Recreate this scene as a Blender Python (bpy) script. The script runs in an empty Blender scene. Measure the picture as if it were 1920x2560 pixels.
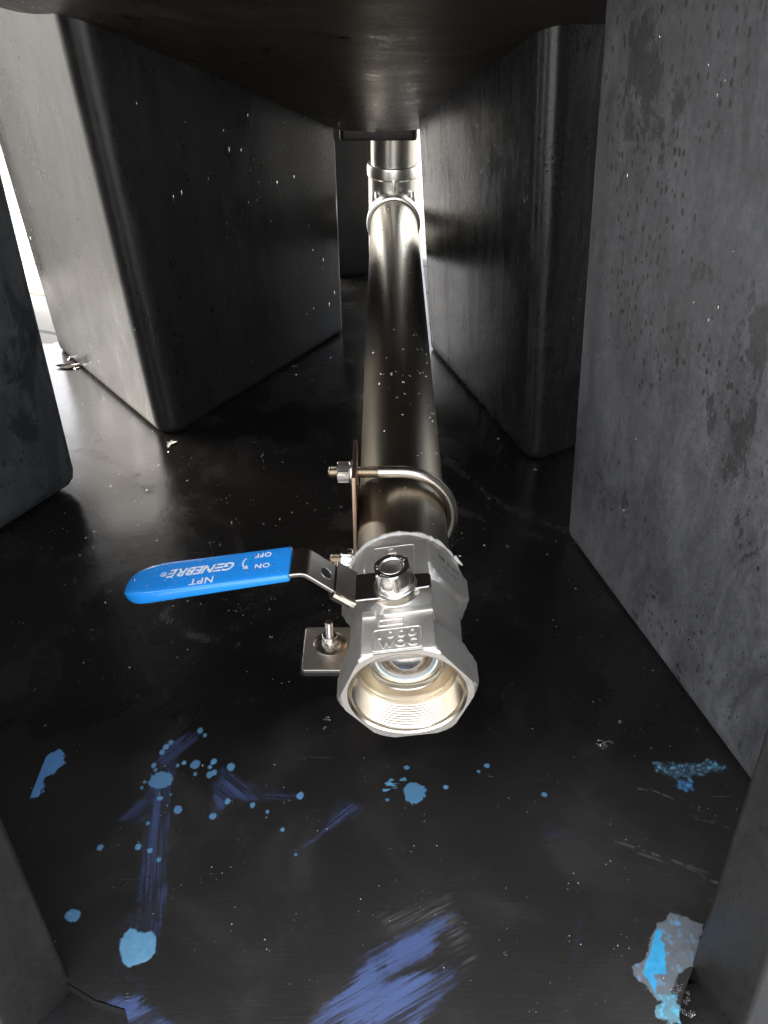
import bpy, bmesh, math, random
import numpy as np
from mathutils import Vector, Matrix, Quaternion
random.seed(7); rng = np.random.default_rng(11)
sc = bpy.context.scene
S = 0.001                      # everything below is written in millimetres

# ---------------------------------------------------------------- camera, sky, sun, exposure
cd = bpy.data.cameras.new('camera'); cam = bpy.data.objects.new('camera', cd); sc.collection.objects.link(cam)
cam.location = (-0.0153, 0.0, 0.584); cam.rotation_euler = (math.radians(53), 0, 0)
cd.sensor_fit = 'VERTICAL'; cd.sensor_height = 36; cd.sensor_width = 27; cd.lens = 36*2070/2560
cd.clip_start = 0.01; cd.clip_end = 500
sc.camera = cam
SUN_EL, SUN_AZ = 40, 302       # azimuth clockwise from +Y: from the far left, beyond the tank
world = bpy.data.worlds.new('World'); sc.world = world; world.use_nodes = True
wn = world.node_tree; wn.nodes.clear()
sky = wn.nodes.new('ShaderNodeTexSky'); sky.sky_type = 'NISHITA'; sky.sun_disc = False
sky.sun_elevation = math.radians(SUN_EL); sky.sun_rotation = math.radians(SUN_AZ)
sky.air_density = 1.0; sky.dust_density = 4.0; sky.ozone_density = 1.0
bg = wn.nodes.new('ShaderNodeBackground'); bg.inputs[1].default_value = 0.15
wo = wn.nodes.new('ShaderNodeOutputWorld')
hs = wn.nodes.new('ShaderNodeHueSaturation'); hs.inputs['Saturation'].default_value = .3   # thin bright cloud: a whiter sky
wn.links.new(sky.outputs[0], hs.inputs['Color']); wn.links.new(hs.outputs[0], bg.inputs[0]); wn.links.new(bg.outputs[0], wo.inputs[0])
sd = bpy.data.lights.new('sun', 'SUN'); sd.energy = .75; sd.angle = math.radians(20); sd.color = (1, .84, .66)
sun = bpy.data.objects.new('sun', sd); sc.collection.objects.link(sun)
a, e = math.radians(SUN_AZ), math.radians(SUN_EL)
sdir = Vector((math.sin(a)*math.cos(e), math.cos(a)*math.cos(e), math.sin(e)))
sun.rotation_euler = sdir.to_track_quat('Z', 'Y').to_euler()
sc.view_settings.view_transform = 'Standard'; sc.view_settings.look = 'None'
sc.view_settings.exposure = 3.08; sc.view_settings.gamma = 1; sc.view_settings.use_curve_mapping = False
sc.cycles.max_bounces = 10; sc.cycles.glossy_bounces = 6; sc.cycles.transmission_bounces = 6
sc.cycles.use_denoising = True; sc.cycles.sample_clamp_indirect = 8

# ---------------------------------------------------------------- node helpers
class NT:
    def __init__(s, name):
        s.m = bpy.data.materials.new(name); s.m.use_nodes = True; s.t = s.m.node_tree; s.t.nodes.clear()
        s.out = s.n('ShaderNodeOutputMaterial'); s.p = s.n('ShaderNodeBsdfPrincipled'); s.l(s.p.outputs[0], s.out.inputs[0])
        s.geo = s.n('ShaderNodeTexCoord').outputs['Object']
    def n(s, t, **k):
        x = s.t.nodes.new(t)
        for a_, b in k.items(): setattr(x, a_, b)
        return x
    def l(s, a_, b): s.t.links.new(a_, b)
    def put(s, sock, v):
        if isinstance(v, bpy.types.NodeSocket): s.l(v, sock)
        else: sock.default_value = v
    def map(s, scale=(1, 1, 1), rot=(0, 0, 0), loc=(0, 0, 0), vec=None):
        m = s.n('ShaderNodeMapping'); s.l(vec or s.geo, m.inputs[0])
        m.inputs['Location'].default_value = loc; m.inputs['Rotation'].default_value = rot; m.inputs['Scale'].default_value = scale
        return m.outputs[0]
    def noise(s, scale, vec=None, detail=4, rough=.55, dist=0):
        n_ = s.n('ShaderNodeTexNoise'); s.l(vec or s.geo, n_.inputs['Vector'])
        n_.inputs['Scale'].default_value = scale; n_.inputs['Detail'].default_value = detail
        n_.inputs['Roughness'].default_value = rough; n_.inputs['Distortion'].default_value = dist
        return n_.outputs[0]
    def voro(s, scale, vec=None, feature='F1', out='Distance', rnd=1):
        n_ = s.n('ShaderNodeTexVoronoi'); n_.feature = feature; s.l(vec or s.geo, n_.inputs['Vector'])
        n_.inputs['Scale'].default_value = scale; n_.inputs['Randomness'].default_value = rnd
        return n_.outputs[out]
    def ramp(s, v, a_, b, lo=0., hi=1.):
        m = s.n('ShaderNodeMapRange'); m.interpolation_type = 'SMOOTHSTEP'; s.l(v, m.inputs[0])
        for i, q in enumerate((a_, b, lo, hi)): m.inputs[i+1].default_value = q
        return m.outputs[0]
    def math(s, op, a_, b=0., c=None):
        m = s.n('ShaderNodeMath'); m.operation = op; s.put(m.inputs[0], a_); s.put(m.inputs[1], b)
        if c is not None: s.put(m.inputs[2], c)
        return m.outputs[0]
    def mix(s, f, a_, b):
        m = s.n('ShaderNodeMix'); m.data_type = 'RGBA'; s.put(m.inputs[0], f)
        for i, q in ((6, a_), (7, b)):
            if isinstance(q, tuple): m.inputs[i].default_value = (*q, 1)
            else: s.l(q, m.inputs[i])
        return m.outputs[2]
    def bump(s, h, strength, dist, nrm=None):
        b = s.n('ShaderNodeBump'); s.l(h, b.inputs['Height']); b.inputs['Strength'].default_value = strength
        b.inputs['Distance'].default_value = dist
        if nrm: s.l(nrm, b.inputs['Normal'])
        return b.outputs[0]
    def set(s, **k):
        names = dict(col='Base Color', rough='Roughness', metal='Metallic', nrm='Normal', coat='Coat Weight', coatr='Coat Roughness',
                     trans='Transmission Weight', ior='IOR', spec='Specular IOR Level', aniso='Anisotropic', sss='Subsurface Weight')
        for a_, v in k.items():
            i = s.p.inputs[names[a_]]
            if isinstance(v, tuple) and len(v) == 3: v = (*v, 1)
            s.put(i, v)
        return s.m

def mat_plastic(name, dust=0.3, base=(.008, .0075, .007), dustcol=(.075, .078, .085), r0=.33, spots=0.0, streak=(1, 1, .3), speck=.5, drops=.5, spec=.5):
    """black moulded plastic with a dry film of dust, wetted spots, run marks, beads of water and fine scratches"""
    t = NT(name)
    v = t.map(scale=streak)
    big = t.noise(6, v, 6, .68, .8); mid = t.noise(34, v, 5, .7, .8); fine = t.noise(420, None, 2, .6); grit = t.noise(170, t.map(scale=(1, 1, .6)), 4, .75)
    f = t.math('ADD', t.math('MULTIPLY', big, .5), t.math('MULTIPLY', mid, .5))
    f = t.math('ADD', t.math('MULTIPLY', t.ramp(f, .34, .66), .6), .4)
    f = t.math('MULTIPLY', f, t.math('ADD', t.math('MULTIPLY', t.ramp(grit, .35, .65), .35), .72))
    wetm = None
    if spots:
        vs = t.map(scale=(1, 1, .6)); w = t.noise(130, None, 3, .7)
        sp = t.math('ADD', t.voro(135, vs), t.math('MULTIPLY', w, .5)); region = t.ramp(t.noise(6, t.map(loc=(1, 5, 2)), 5, .7), .44, .54)
        spot = t.math('MULTIPLY', t.math('SUBTRACT', 1., t.ramp(sp, .44, .50)), region)
        sp2 = t.math('ADD', t.voro(260, vs), t.math('MULTIPLY', w, .4)); region2 = t.ramp(t.noise(9, t.map(loc=(7, 2, 2)), 5, .7), .42, .52)
        spot2 = t.math('MULTIPLY', t.math('SUBTRACT', 1., t.ramp(sp2, .34, .40)), region2)
        patch = t.math('MULTIPLY', t.ramp(t.noise(13, t.map(scale=(1, 1, .55), loc=(3, 1, 2)), 6, .75, .5), .57, .60), .75)
        wetm = t.math('MAXIMUM', t.math('MAXIMUM', t.math('MULTIPLY', spot, .95), t.math('MULTIPLY', spot2, .8)), patch)
        f = t.math('MULTIPLY', f, t.math('SUBTRACT', 1., t.math('MULTIPLY', wetm, spots)))
    f = t.math('MULTIPLY', f, dust)
    f = t.math('ADD', f, t.math('MULTIPLY', t.ramp(t.voro(260), .13, .08), t.math('MULTIPLY', t.ramp(t.noise(24, None, 4, .7), .5, .6), speck*max(dust, .35))))
    sc_ = t.ramp(t.noise(1, t.map(scale=(30, 30, 2), rot=(.25, .15, .2)), 5, .7), .60, .66)
    col = t.mix(f, base, dustcol)
    r = t.math('ADD', t.math('MULTIPLY', f, .3), t.math('ADD', t.math('MULTIPLY', mid, .2), r0 - .1))
    bead = t.math('MULTIPLY', t.ramp(t.voro(140, t.map(scale=(1, 1, .7), loc=(4, 4, 4))), .20, .02), t.ramp(t.noise(12, t.map(loc=(9, 1, 3)), 4, .7), .54, .60))
    r = t.math('MULTIPLY', r, t.math('SUBTRACT', 1., t.math('MULTIPLY', t.ramp(bead, .05, .3), .75)))
    h = t.math('ADD', t.math('MULTIPLY', t.noise(3.2, None, 2), 6.), t.math('ADD', t.math('MULTIPLY', mid, .3), t.math('MULTIPLY', fine, .14)))
    h = t.math('ADD', h, t.math('ADD', t.math('MULTIPLY', sc_, -.10), t.math('MULTIPLY', bead, drops)))
    if wetm: h = t.math('SUBTRACT', h, t.math('MULTIPLY', wetm, .06))
    return t.set(col=col, rough=r, nrm=t.bump(h, .5, .0018), spec=spec)

def mat_steel(name, col=(.60, .565, .51), rough=.22, aniso_dir=None, bumpy=0.0, stain=.25, stcol=(.30, .24, .17), grain=0.0):
    t = NT(name)
    n1 = t.noise(1 if aniso_dir else 40, t.map(scale=tuple(q*.22 if q > 50 else q*1.5 for q in aniso_dir)) if aniso_dir else None, 5, .65); n2 = t.noise(9, None, 3)
    f = t.math('MULTIPLY', t.ramp(n1, .45, .75), stain)
    c = t.mix(f, col, stcol)
    r = t.math('ADD', t.math('MULTIPLY', n2, .16), rough - .08)
    h = t.math('MULTIPLY', t.noise(600, None, 2), .06)
    if aniso_dir is not None:
        br = t.noise(1, t.map(scale=aniso_dir), 4, .65)
        h = t.math('ADD', h, t.math('MULTIPLY', br, .35)); c = t.mix(t.math('MULTIPLY', t.ramp(br, .4, .75), .35), c, tuple(q*.6 for q in col))
        r = t.math('ADD', r, t.math('MULTIPLY', br, .12))
    if grain: h = t.math('ADD', h, t.math('ADD', t.math('MULTIPLY', t.noise(900, None, 3, .7), grain), t.math('MULTIPLY', t.noise(120, None, 3), grain*.8)))
    return t.set(col=c, rough=r, metal=1., nrm=t.bump(h, .5, .0006))

M = {}
M['leg'] = mat_plastic('black_plastic', .30, dustcol=(.055, .052, .048), r0=.27, spots=.8, spec=.34)
M['leg_dusty'] = mat_plastic('dusty_black_plastic', .78, dustcol=(.128, .130, .139), r0=.42, spots=.8, speck=.3, spec=.45)
M['leg_mid'] = mat_plastic('streaked_black_plastic', .32, dustcol=(.055, .055, .055), r0=.21, spots=.7, streak=(1, 1, .12))
M['leg_grey'] = mat_plastic('grey_black_plastic', .75, dustcol=(.062, .070, .074), r0=.34, spots=.8)
M['leg_wet'] = mat_plastic('wet_black_plastic', .5, dustcol=(.030, .028, .026), r0=.36, spots=.6, speck=.9, spec=.4)
M['cone'] = mat_plastic('brownish_black_plastic', .8, base=(.010, .007, .005), dustcol=(.034, .024, .017), r0=.24, spots=.8, streak=(.25, 1, 1))
M['pipe'] = mat_steel('brushed_tube', (.40, .36, .29), .26, aniso_dir=(260, 2, 260), stain=.65)
M['riser'] = mat_steel('bright_tube', (.62, .58, .52), .24, aniso_dir=(200, 200, 2), stain=.15)
M['cast'] = mat_steel('cast_steel', (.79, .745, .675), .44, grain=.7, stain=.3, stcol=(.36, .32, .27))
M['cast'].node_tree.nodes['Principled BSDF'].inputs['Metallic'].default_value = .92
M['fitting'] = mat_steel('fitting_steel', (.76, .72, .65), .33, grain=.12, stain=.12)
M['bore'] = mat_steel('machined_steel', (.61, .55, .455), .22, stain=.35, stcol=(.38, .30, .20))
M['foot'] = mat_steel('satin_plate', (.72, .66, .58), .42, stain=.25)
M['bolt'] = mat_steel('polished_bolt_steel', (.80, .77, .72), .25, stain=.12)
M['thread'] = mat_steel('brassy_thread', (.56, .49, .39), .28, stain=.2)
M['plate'] = mat_steel('rolled_plate', (.58, .53, .475), .16, stain=.3)
M['lever'] = mat_steel('stamped_lever', (.50, .46, .41), .25, stain=.35)
M['ubolt'] = mat_steel('ubolt_steel', (.60, .54, .46), .27, stain=.2)
t = NT('coppery_cut_edge'); M['cut'] = t.set(col=t.mix(t.noise(70), (.50, .30, .20), (.62, .50, .40)), metal=1., rough=.34, nrm=t.bump(t.noise(300), .3, .0004))
t = NT('blue_vinyl'); M['blue'] = t.set(col=t.mix(t.noise(30), (.012, .225, .66), (.018, .26, .74)), rough=t.math('ADD', t.math('MULTIPLY', t.noise(80), .12), .20), coat=.4, coatr=.08, nrm=t.bump(t.noise(90, None, 3), .15, .0005))
t = NT('white_ink'); M['ink'] = t.set(col=t.mix(t.ramp(t.noise(700), .3, .7), (.62, .66, .72), (.80, .81, .82)), rough=.4)
t = NT('black_ink'); M['dark_ink'] = t.set(col=t.mix(t.ramp(t.noise(900), .45, .6), (.05, .045, .04), (.25, .23, .2)), rough=.55)
t = NT('white_sealant'); M['sealant'] = t.set(col=t.mix(t.noise(200), (.50, .46, .40), (.72, .69, .63)), rough=.35, sss=.0, nrm=t.bump(t.noise(400, None, 4), .6, .001))
t = NT('seat_plastic'); M['seat'] = t.set(col=t.mix(t.noise(60), (.70, .73, .72), (.62, .68, .68)), rough=.35)
t = NT('chrome_ball'); M['ball'] = t.set(col=t.mix(t.noise(50), (.60, .60, .62), (.5, .48, .46)), metal=1., rough=.16)
t = NT('water'); M['water'] = t.set(col=(1, 1, 1), rough=.02, trans=1., ior=1.33)
t = NT('debris'); M['debris'] = t.set(col=t.mix(t.noise(300), (.55, .53, .48), (.32, .29, .24)), rough=.7)
t = NT('dark_leaf'); M['leaf'] = t.set(col=t.mix(t.noise(300), (.03, .025, .02), (.06, .05, .04)), rough=.25)
# paving outside the tank: pale concrete pavers with dark mossy joints
t = NT('pale_paving'); br = t.n('ShaderNodeTexBrick'); t.l(t.map(rot=(0, 0, .35)), br.inputs['Vector'])
br.inputs['Scale'].default_value = 1; br.inputs['Brick Width'].default_value = .3; br.inputs['Row Height'].default_value = .15
br.inputs['Mortar Size'].default_value = .006; br.inputs['Mortar'].default_value = (.06, .065, .04, 1)
br.inputs['Color1'].default_value = (.28, .27, .255, 1); br.inputs['Color2'].default_value = (.28, .27, .255, 1)
M['paving'] = t.set(col=t.mix(t.math('MULTIPLY', t.noise(14, None, 5), .35), br.outputs[0], (.25, .24, .22)), rough=.8,
                    nrm=t.bump(t.math('ADD', br.outputs['Fac'], t.noise(90)), .4, .003))

# ---------------------------------------------------------------- mesh helpers
def link(name, verts, faces, mat, parent=None, sharp=35, mats=None, fmat=None):
    me = bpy.data.meshes.new(name); me.from_pydata([tuple(c*S for c in v) for v in verts], [], faces); me.validate()
    return finish(name, me, mat, parent, sharp)
def finish(name, me, mat, parent=None, sharp=35):
    me.materials.append(mat)
    me.polygons.foreach_set('use_smooth', [True]*len(me.polygons))
    if sharp: me.set_sharp_from_angle(angle=math.radians(sharp))
    me.update()
    o = bpy.data.objects.new(name, me); sc.collection.objects.link(o)
    if parent: o.parent = parent
    return o
def tag(o, label=None, cat=None, group=None, kind=None):
    for k, v in (('label', label), ('category', cat), ('group', group), ('kind', kind)):
        if v: o[k] = v
    return o
def thing(name, loc, label, cat, group=None, rot=(0, 0, 0)):
    o = bpy.data.objects.new(name, None); sc.collection.objects.link(o); o.location = Vector(loc)*S; o.rotation_euler = rot
    o.empty_display_size = .02
    return tag(o, label, cat, group)

class MB:
    def __init__(s): s.v = []; s.f = []
    def add(s, v, f): b = len(s.v); s.v += [tuple(x) for x in v]; s.f += [tuple(i+b for i in q) for q in f]; return s
    def xf(s, m): s.v = [tuple(m @ Vector(p)) for p in s.v]; return s
    def build(s, name, mat, parent=None, sharp=35): return link(name, s.v, s.f, mat, parent, sharp)
    def merge(s, o): return s.add(o.v, o.f)

def loft(rings, closed=True, cap0=True, cap1=True, loop=False):
    n = len(rings[0]); v = [p for r in rings for p in r]; f = []
    m = len(rings)
    for i in range(m if loop else m-1):
        for j in range(n if closed else n-1):
            k = (j+1) % n; i2 = (i+1) % m
            f.append((i*n+j, i*n+k, i2*n+k, i2*n+j))
    if not loop:
        if cap0: f.append(tuple(range(n))[::-1])
        if cap1: f.append(tuple(range((m-1)*n, m*n)))
    return v, f
def frame(axis):
    a_ = Vector(axis).normalized(); u = a_.orthogonal().normalized(); w = a_.cross(u); return a_, u, w
def lathe(profile, origin=(0, 0, 0), axis=(0, 0, 1), n=64, cap0=True, cap1=True, jitter=None):
    """profile: (radius, distance along axis)"""
    a_, u, w = frame(axis); o = Vector(origin); rings = []
    for r, h in profile:
        rings.append([o + a_*h + (u*math.cos(2*math.pi*j/n) + w*math.sin(2*math.pi*j/n))*(r + (jitter(j/n, r, h) if jitter else 0)) for j in range(n)])
    mb = MB(); mb.add(*loft(rings, True, cap0, cap1)); return mb
def fit_text(txt, x0, x1, y0, y1, z, extr, bold=0, spacing=1.1):
    m_ = font_mesh(txt, 10, extr, bold=bold, spacing=spacing); xs = [v[0] for v in m_.v]; ys = [v[1] for v in m_.v]
    m_.v = [(x0+(v[0]-min(xs))/(max(xs)-min(xs))*(x1-x0), y0+(v[1]-min(ys))/(max(ys)-min(ys))*(y1-y0), v[2]+z) for v in m_.v]; return m_
def tube(path, r, n=20, cap=True):
    rings = []; P = [Vector(p) for p in path]; up = None
    for i, p in enumerate(P):
        d = (P[min(i+1, len(P)-1)] - P[max(i-1, 0)]).normalized()
        if up is None: up = d.orthogonal().normalized()
        up = (up - d*up.dot(d)).normalized(); w = d.cross(up)
        rr = r(i/(len(P)-1)) if callable(r) else r
        rings.append([p + (up*math.cos(2*math.pi*j/n) + w*math.sin(2*math.pi*j/n))*rr for j in range(n)])
    mb = MB(); mb.add(*loft(rings, True, cap, cap)); return mb
def box(x0, x1, y0, y1, z0, z1, bev=0, seg=2):
    bm = bmesh.new(); bmesh.ops.create_cube(bm, size=1)
    for v in bm.verts: v.co = Vector(((x0+x1)/2+(x1-x0)*v.co.x, (y0+y1)/2+(y1-y0)*v.co.y, (z0+z1)/2+(z1-z0)*v.co.z))
    if bev: bmesh.ops.bevel(bm, geom=bm.edges[:], offset=bev, segments=seg, affect='EDGES', profile=.5)
    return frombm(bm)
def frombm(bm):
    bm.verts.index_update(); mb = MB(); mb.v = [tuple(v.co) for v in bm.verts]; mb.f = [tuple(v.index for v in f.verts) for f in bm.faces]; bm.free(); return mb
def roundpoly(pts, rad, off=0., seg=7):
    """inset CCW polygon by off and fillet the corners; returns points and source corner index"""
    n = len(pts); P = [Vector(p[:2]) for p in pts]; L = []
    for i in range(n):
        a_, b = P[i], P[(i+1) % n]; d = (b-a_).normalized(); nrm = Vector((-d.y, d.x)); L.append((a_+nrm*off, d))
    C = []
    for i in range(n):
        p, d = L[i-1]; q, e_ = L[i]; den = d.x*e_.y - d.y*e_.x
        s_ = ((q.x-p.x)*e_.y - (q.y-p.y)*e_.x)/den if abs(den) > 1e-9 else 0
        C.append(p + d*s_ if abs(den) > 1e-9 else q)
    out = []
    for i in range(n):
        c = C[i]; a_ = (C[i-1]-c).normalized(); b = (C[(i+1) % n]-c).normalized()
        ang = math.acos(max(-1, min(1, a_.dot(b)))); r = rad[i] if isinstance(rad, (list, tuple)) else rad
        r = max(r-off, .3); tl = min(r/math.tan(ang/2), (C[i-1]-c).length*.45, (C[(i+1) % n]-c).length*.45); r = tl*math.tan(ang/2)
        cen = c + (a_+b).normalized()*(r/math.sin(ang/2)); p0 = c + a_*tl; p1 = c + b*tl
        v0 = p0-cen; v1 = p1-cen; tot = math.acos(max(-1, min(1, v0.normalized().dot(v1.normalized()))))
        sg = 1 if v0.x*v1.y - v0.y*v1.x > 0 else -1
        for k in range(seg+1):
            t_ = sg*tot*k/seg; out.append((Vector((cen.x + v0.x*math.cos(t_) - v0.y*math.sin(t_), cen.y + v0.x*math.sin(t_) + v0.y*math.cos(t_))), i))
    return out
def prism(pts, rad, z0, z1, bev=0, seg=7):
    R = []
    def ring(o_, z): return [Vector((p.x, p.y, z)) for p, _ in roundpoly(pts, rad, o_, seg)]
    if bev:
        for k in range(4): t_ = k/3*math.pi/2; R.append(ring(bev*(1-math.sin(t_)), z0+bev*(1-math.cos(t_))))
        for k in range(4): t_ = k/3*math.pi/2; R.append(ring(bev*(1-math.cos(t_)), z1-bev*(1-math.sin(t_))))
    else: R = [ring(0, z0), ring(0, z1)]
    mb = MB(); mb.add(*loft(R)); return mb
def hexnut(af, h, axis, origin, bore=0, n=72, ch=.12, dome=False):
    """hexagon nut with chamfered corners (and an open bore)"""
    rc = af/2/math.cos(math.pi/6)
    def rad(t_, lim): tt = (t_ + math.pi/6) % (math.pi/3) - math.pi/6; return min(af/2/math.cos(tt), lim)
    a_, u, w = frame(axis); o = Vector(origin); rings = []
    c = (rc - af/2)
    prof = [(None, 0, af/2*1.02), (None, c*.45, rc*1.01), (None, h-c*.45, rc*1.01), (None, h, af/2*1.02)]
    if bore: prof = [(bore, .5, 0)] + prof + [(bore*1.12, h, 0), (bore, h-bore*.12, 0)]
    for q, hh, lim in prof:
        rings.append([o + a_*hh + (u*math.cos(t_) + w*math.sin(t_))*(q if q else rad(t_, lim)) for t_ in [2*math.pi*j/n for j in range(n)]])
    mb = MB(); mb.add(*loft(rings, True, not bore, not bore, loop=False)); return mb
def threaded(r, length, axis, origin, pitch=1.5, n=28, depth=None):
    depth = depth or pitch*.55; prof = [(r-depth, 0)]; h = .4
    while h < length-.6: prof += [(r-depth*.9, h), (r, h+pitch*.5)]; h += pitch
    prof += [(r-depth, length-.1), (r-depth*1.8, length)]
    return lathe(prof, origin, axis, n)
def font_mesh(txt, size, extr, shear=0, align='CENTER', spacing=1, bold=0, res=3):
    c = bpy.data.curves.new('lettering', 'FONT'); c.body = txt; c.size = size; c.extrude = extr; c.shear = shear; c.resolution_u = res
    c.align_x = align; c.align_y = 'CENTER'; c.space_character = spacing; c.offset = bold
    o = bpy.data.objects.new('lettering', c); sc.collection.objects.link(o)
    dg = bpy.context.evaluated_depsgraph_get(); me = bpy.data.meshes.new_from_object(o.evaluated_get(dg))
    mb = MB(); mb.v = [tuple(v.co) for v in me.vertices]; mb.f = [tuple(p.vertices) for p in me.polygons]
    bpy.data.objects.remove(o); bpy.data.curves.remove(c); bpy.data.meshes.remove(me); return mb
def T(x, y, z): return Matrix.Translation((x, y, z))
def R_(ang, ax): return Matrix.Rotation(math.radians(ang), 4, ax)
DOTS = [(-174.8, 459.6, 2.4, 2.9), (-169.7, 454.7, 1.6, 1.9), (-207.0, 423.8, 2.3, 2.7), (-204.7, 419.3, 1.6, 1.8), (-187.1, 423.8, 1.3, 1.6), (-182.5, 426.5, 1.8, 2.0), (-173.1, 424.9, 3.9, 4.5), (-171.1, 415.5, 1.7, 2.1), (-157.9, 427.7, 2.7, 3.2), (-159.9, 422.4, 1.7, 2.0), (-159.2, 414.8, 2.5, 2.9), (-155.7, 417.0, 2.4, 2.9), (-142.8, 422.4, 3.1, 3.6), (-211.0, 407.7, 1.3, 1.5), (-212.0, 402.3, 1.3, 1.6), (-195.4, 392.6, 2.4, 1.9), (-187.3, 396.2, 1.0, 1.0), (-178.9, 382.4, 3.3, 3.7), (-140.6, 390.1, 2.4, 2.7), (-120.1, 386.7, 2.2, 2.5), (-82.8, 395.2, 2.8, 3.2), (-107.6, 380.7, 1.6, 1.8), (-150.4, 376.6, 2.7, 3.0), (-94.2, 365.0, 1.8, 2.0), (-82.0, 344.0, 1.1, 1.1), (-200.0, 370.4, 1.4, 1.6), (-231.5, 349.8, 2.6, 2.8), (-202.7, 350.4, 2.5, 2.7), (-193.0, 347.4, 1.9, 2.1), (-184.8, 340.2, 1.9, 2.0), (-236.8, 297.5, 5.9, 4.6), (-198.5, 409.5, 9.5, 8.1), (-197.6, 446.7, 1.9, 2.4), (-200.6, 442.0, 2.8, 2.9), (-203.1, 437.2, 2.3, 2.8), (-344.0, 450.1, 3.6, 5.3), (-310.0, 420.9, 1.8, 1.4), (9.6, 397.3, 8.8, 9.5), (34.8, 402.9, 2.4, 2.2), (-12.5, 391.1, 1.8, 1.2), (114.2, 396.7, 2.4, 2.2), (3.6, 421.5, 2.6, 2.2), (70.5, 423.4, 2.3, 2.1), (62.9, 418.1, 1.5, 1.3), (192.2, 292.8, 2.3, 1.7)]
PATCH = {
 'blob': [(-193.6, 290.0), (-186.9, 285.9), (-178.2, 286.7), (-174.2, 281.1), (-172.9, 272.5), (-176.0, 266.4), (-182.4, 263.3), (-186.7, 261.8), (-193.2, 265.6), (-197.5, 273.3), (-197.9, 281.1), (-195.9, 285.9)],
 'leftp': [(-290.8, 438.9), (-283.8, 435.4), (-282.9, 426.1), (-285.9, 417.0), (-295.2, 410.3), (-290.6, 399.4), (-292.6, 394.1), (-298.4, 392.0), (-303.2, 395.2), (-305.6, 404.9), (-304.0, 417.0), (-300.1, 428.4)],
 'strk8': [(-15.3, 408.1), (3.7, 411.5), (3.6, 408.1), (-7.8, 400.5), (-15.3, 397.3)],
 'tri8': [(209.3, 427.2), (235.8, 424.9), (263.9, 428.4), (269.2, 422.0), (253.0, 418.1), (233.8, 411.5), (217.9, 415.9), (211.1, 419.3)],
 'blob8': [(223.3, 404.9), (229.5, 409.9), (237.5, 408.1), (235.0, 402.7), (225.9, 400.5)],
 'gray8': [(178.2, 293.2), (184.1, 294.9), (189.1, 301.0), (192.9, 299.9), (200.4, 297.4), (204.9, 293.2), (211.1, 292.1), (202.3, 276.4), (194.4, 263.3), (183.9, 259.6), (180.6, 253.6), (174.7, 246.4), (164.4, 242.1), (159.4, 252.2), (152.6, 257.3), (153.5, 263.3), (161.4, 266.4), (169.5, 279.5)],
 'cyan8': [(177.5, 290.0), (179.2, 285.9), (176.6, 281.1), (178.9, 278.8), (177.3, 268.6), (175.2, 258.1), (166.1, 257.3), (167.2, 253.6), (164.3, 246.4), (162.4, 252.2), (159.6, 258.1), (162.4, 264.1), (169.9, 276.4)],
 'ring8': [(168.0, 244.2), (176.1, 245.6), (178.1, 239.2), (176.0, 226.8), (165.6, 226.8), (159.2, 233.7), (163.7, 239.2)],
}
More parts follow.
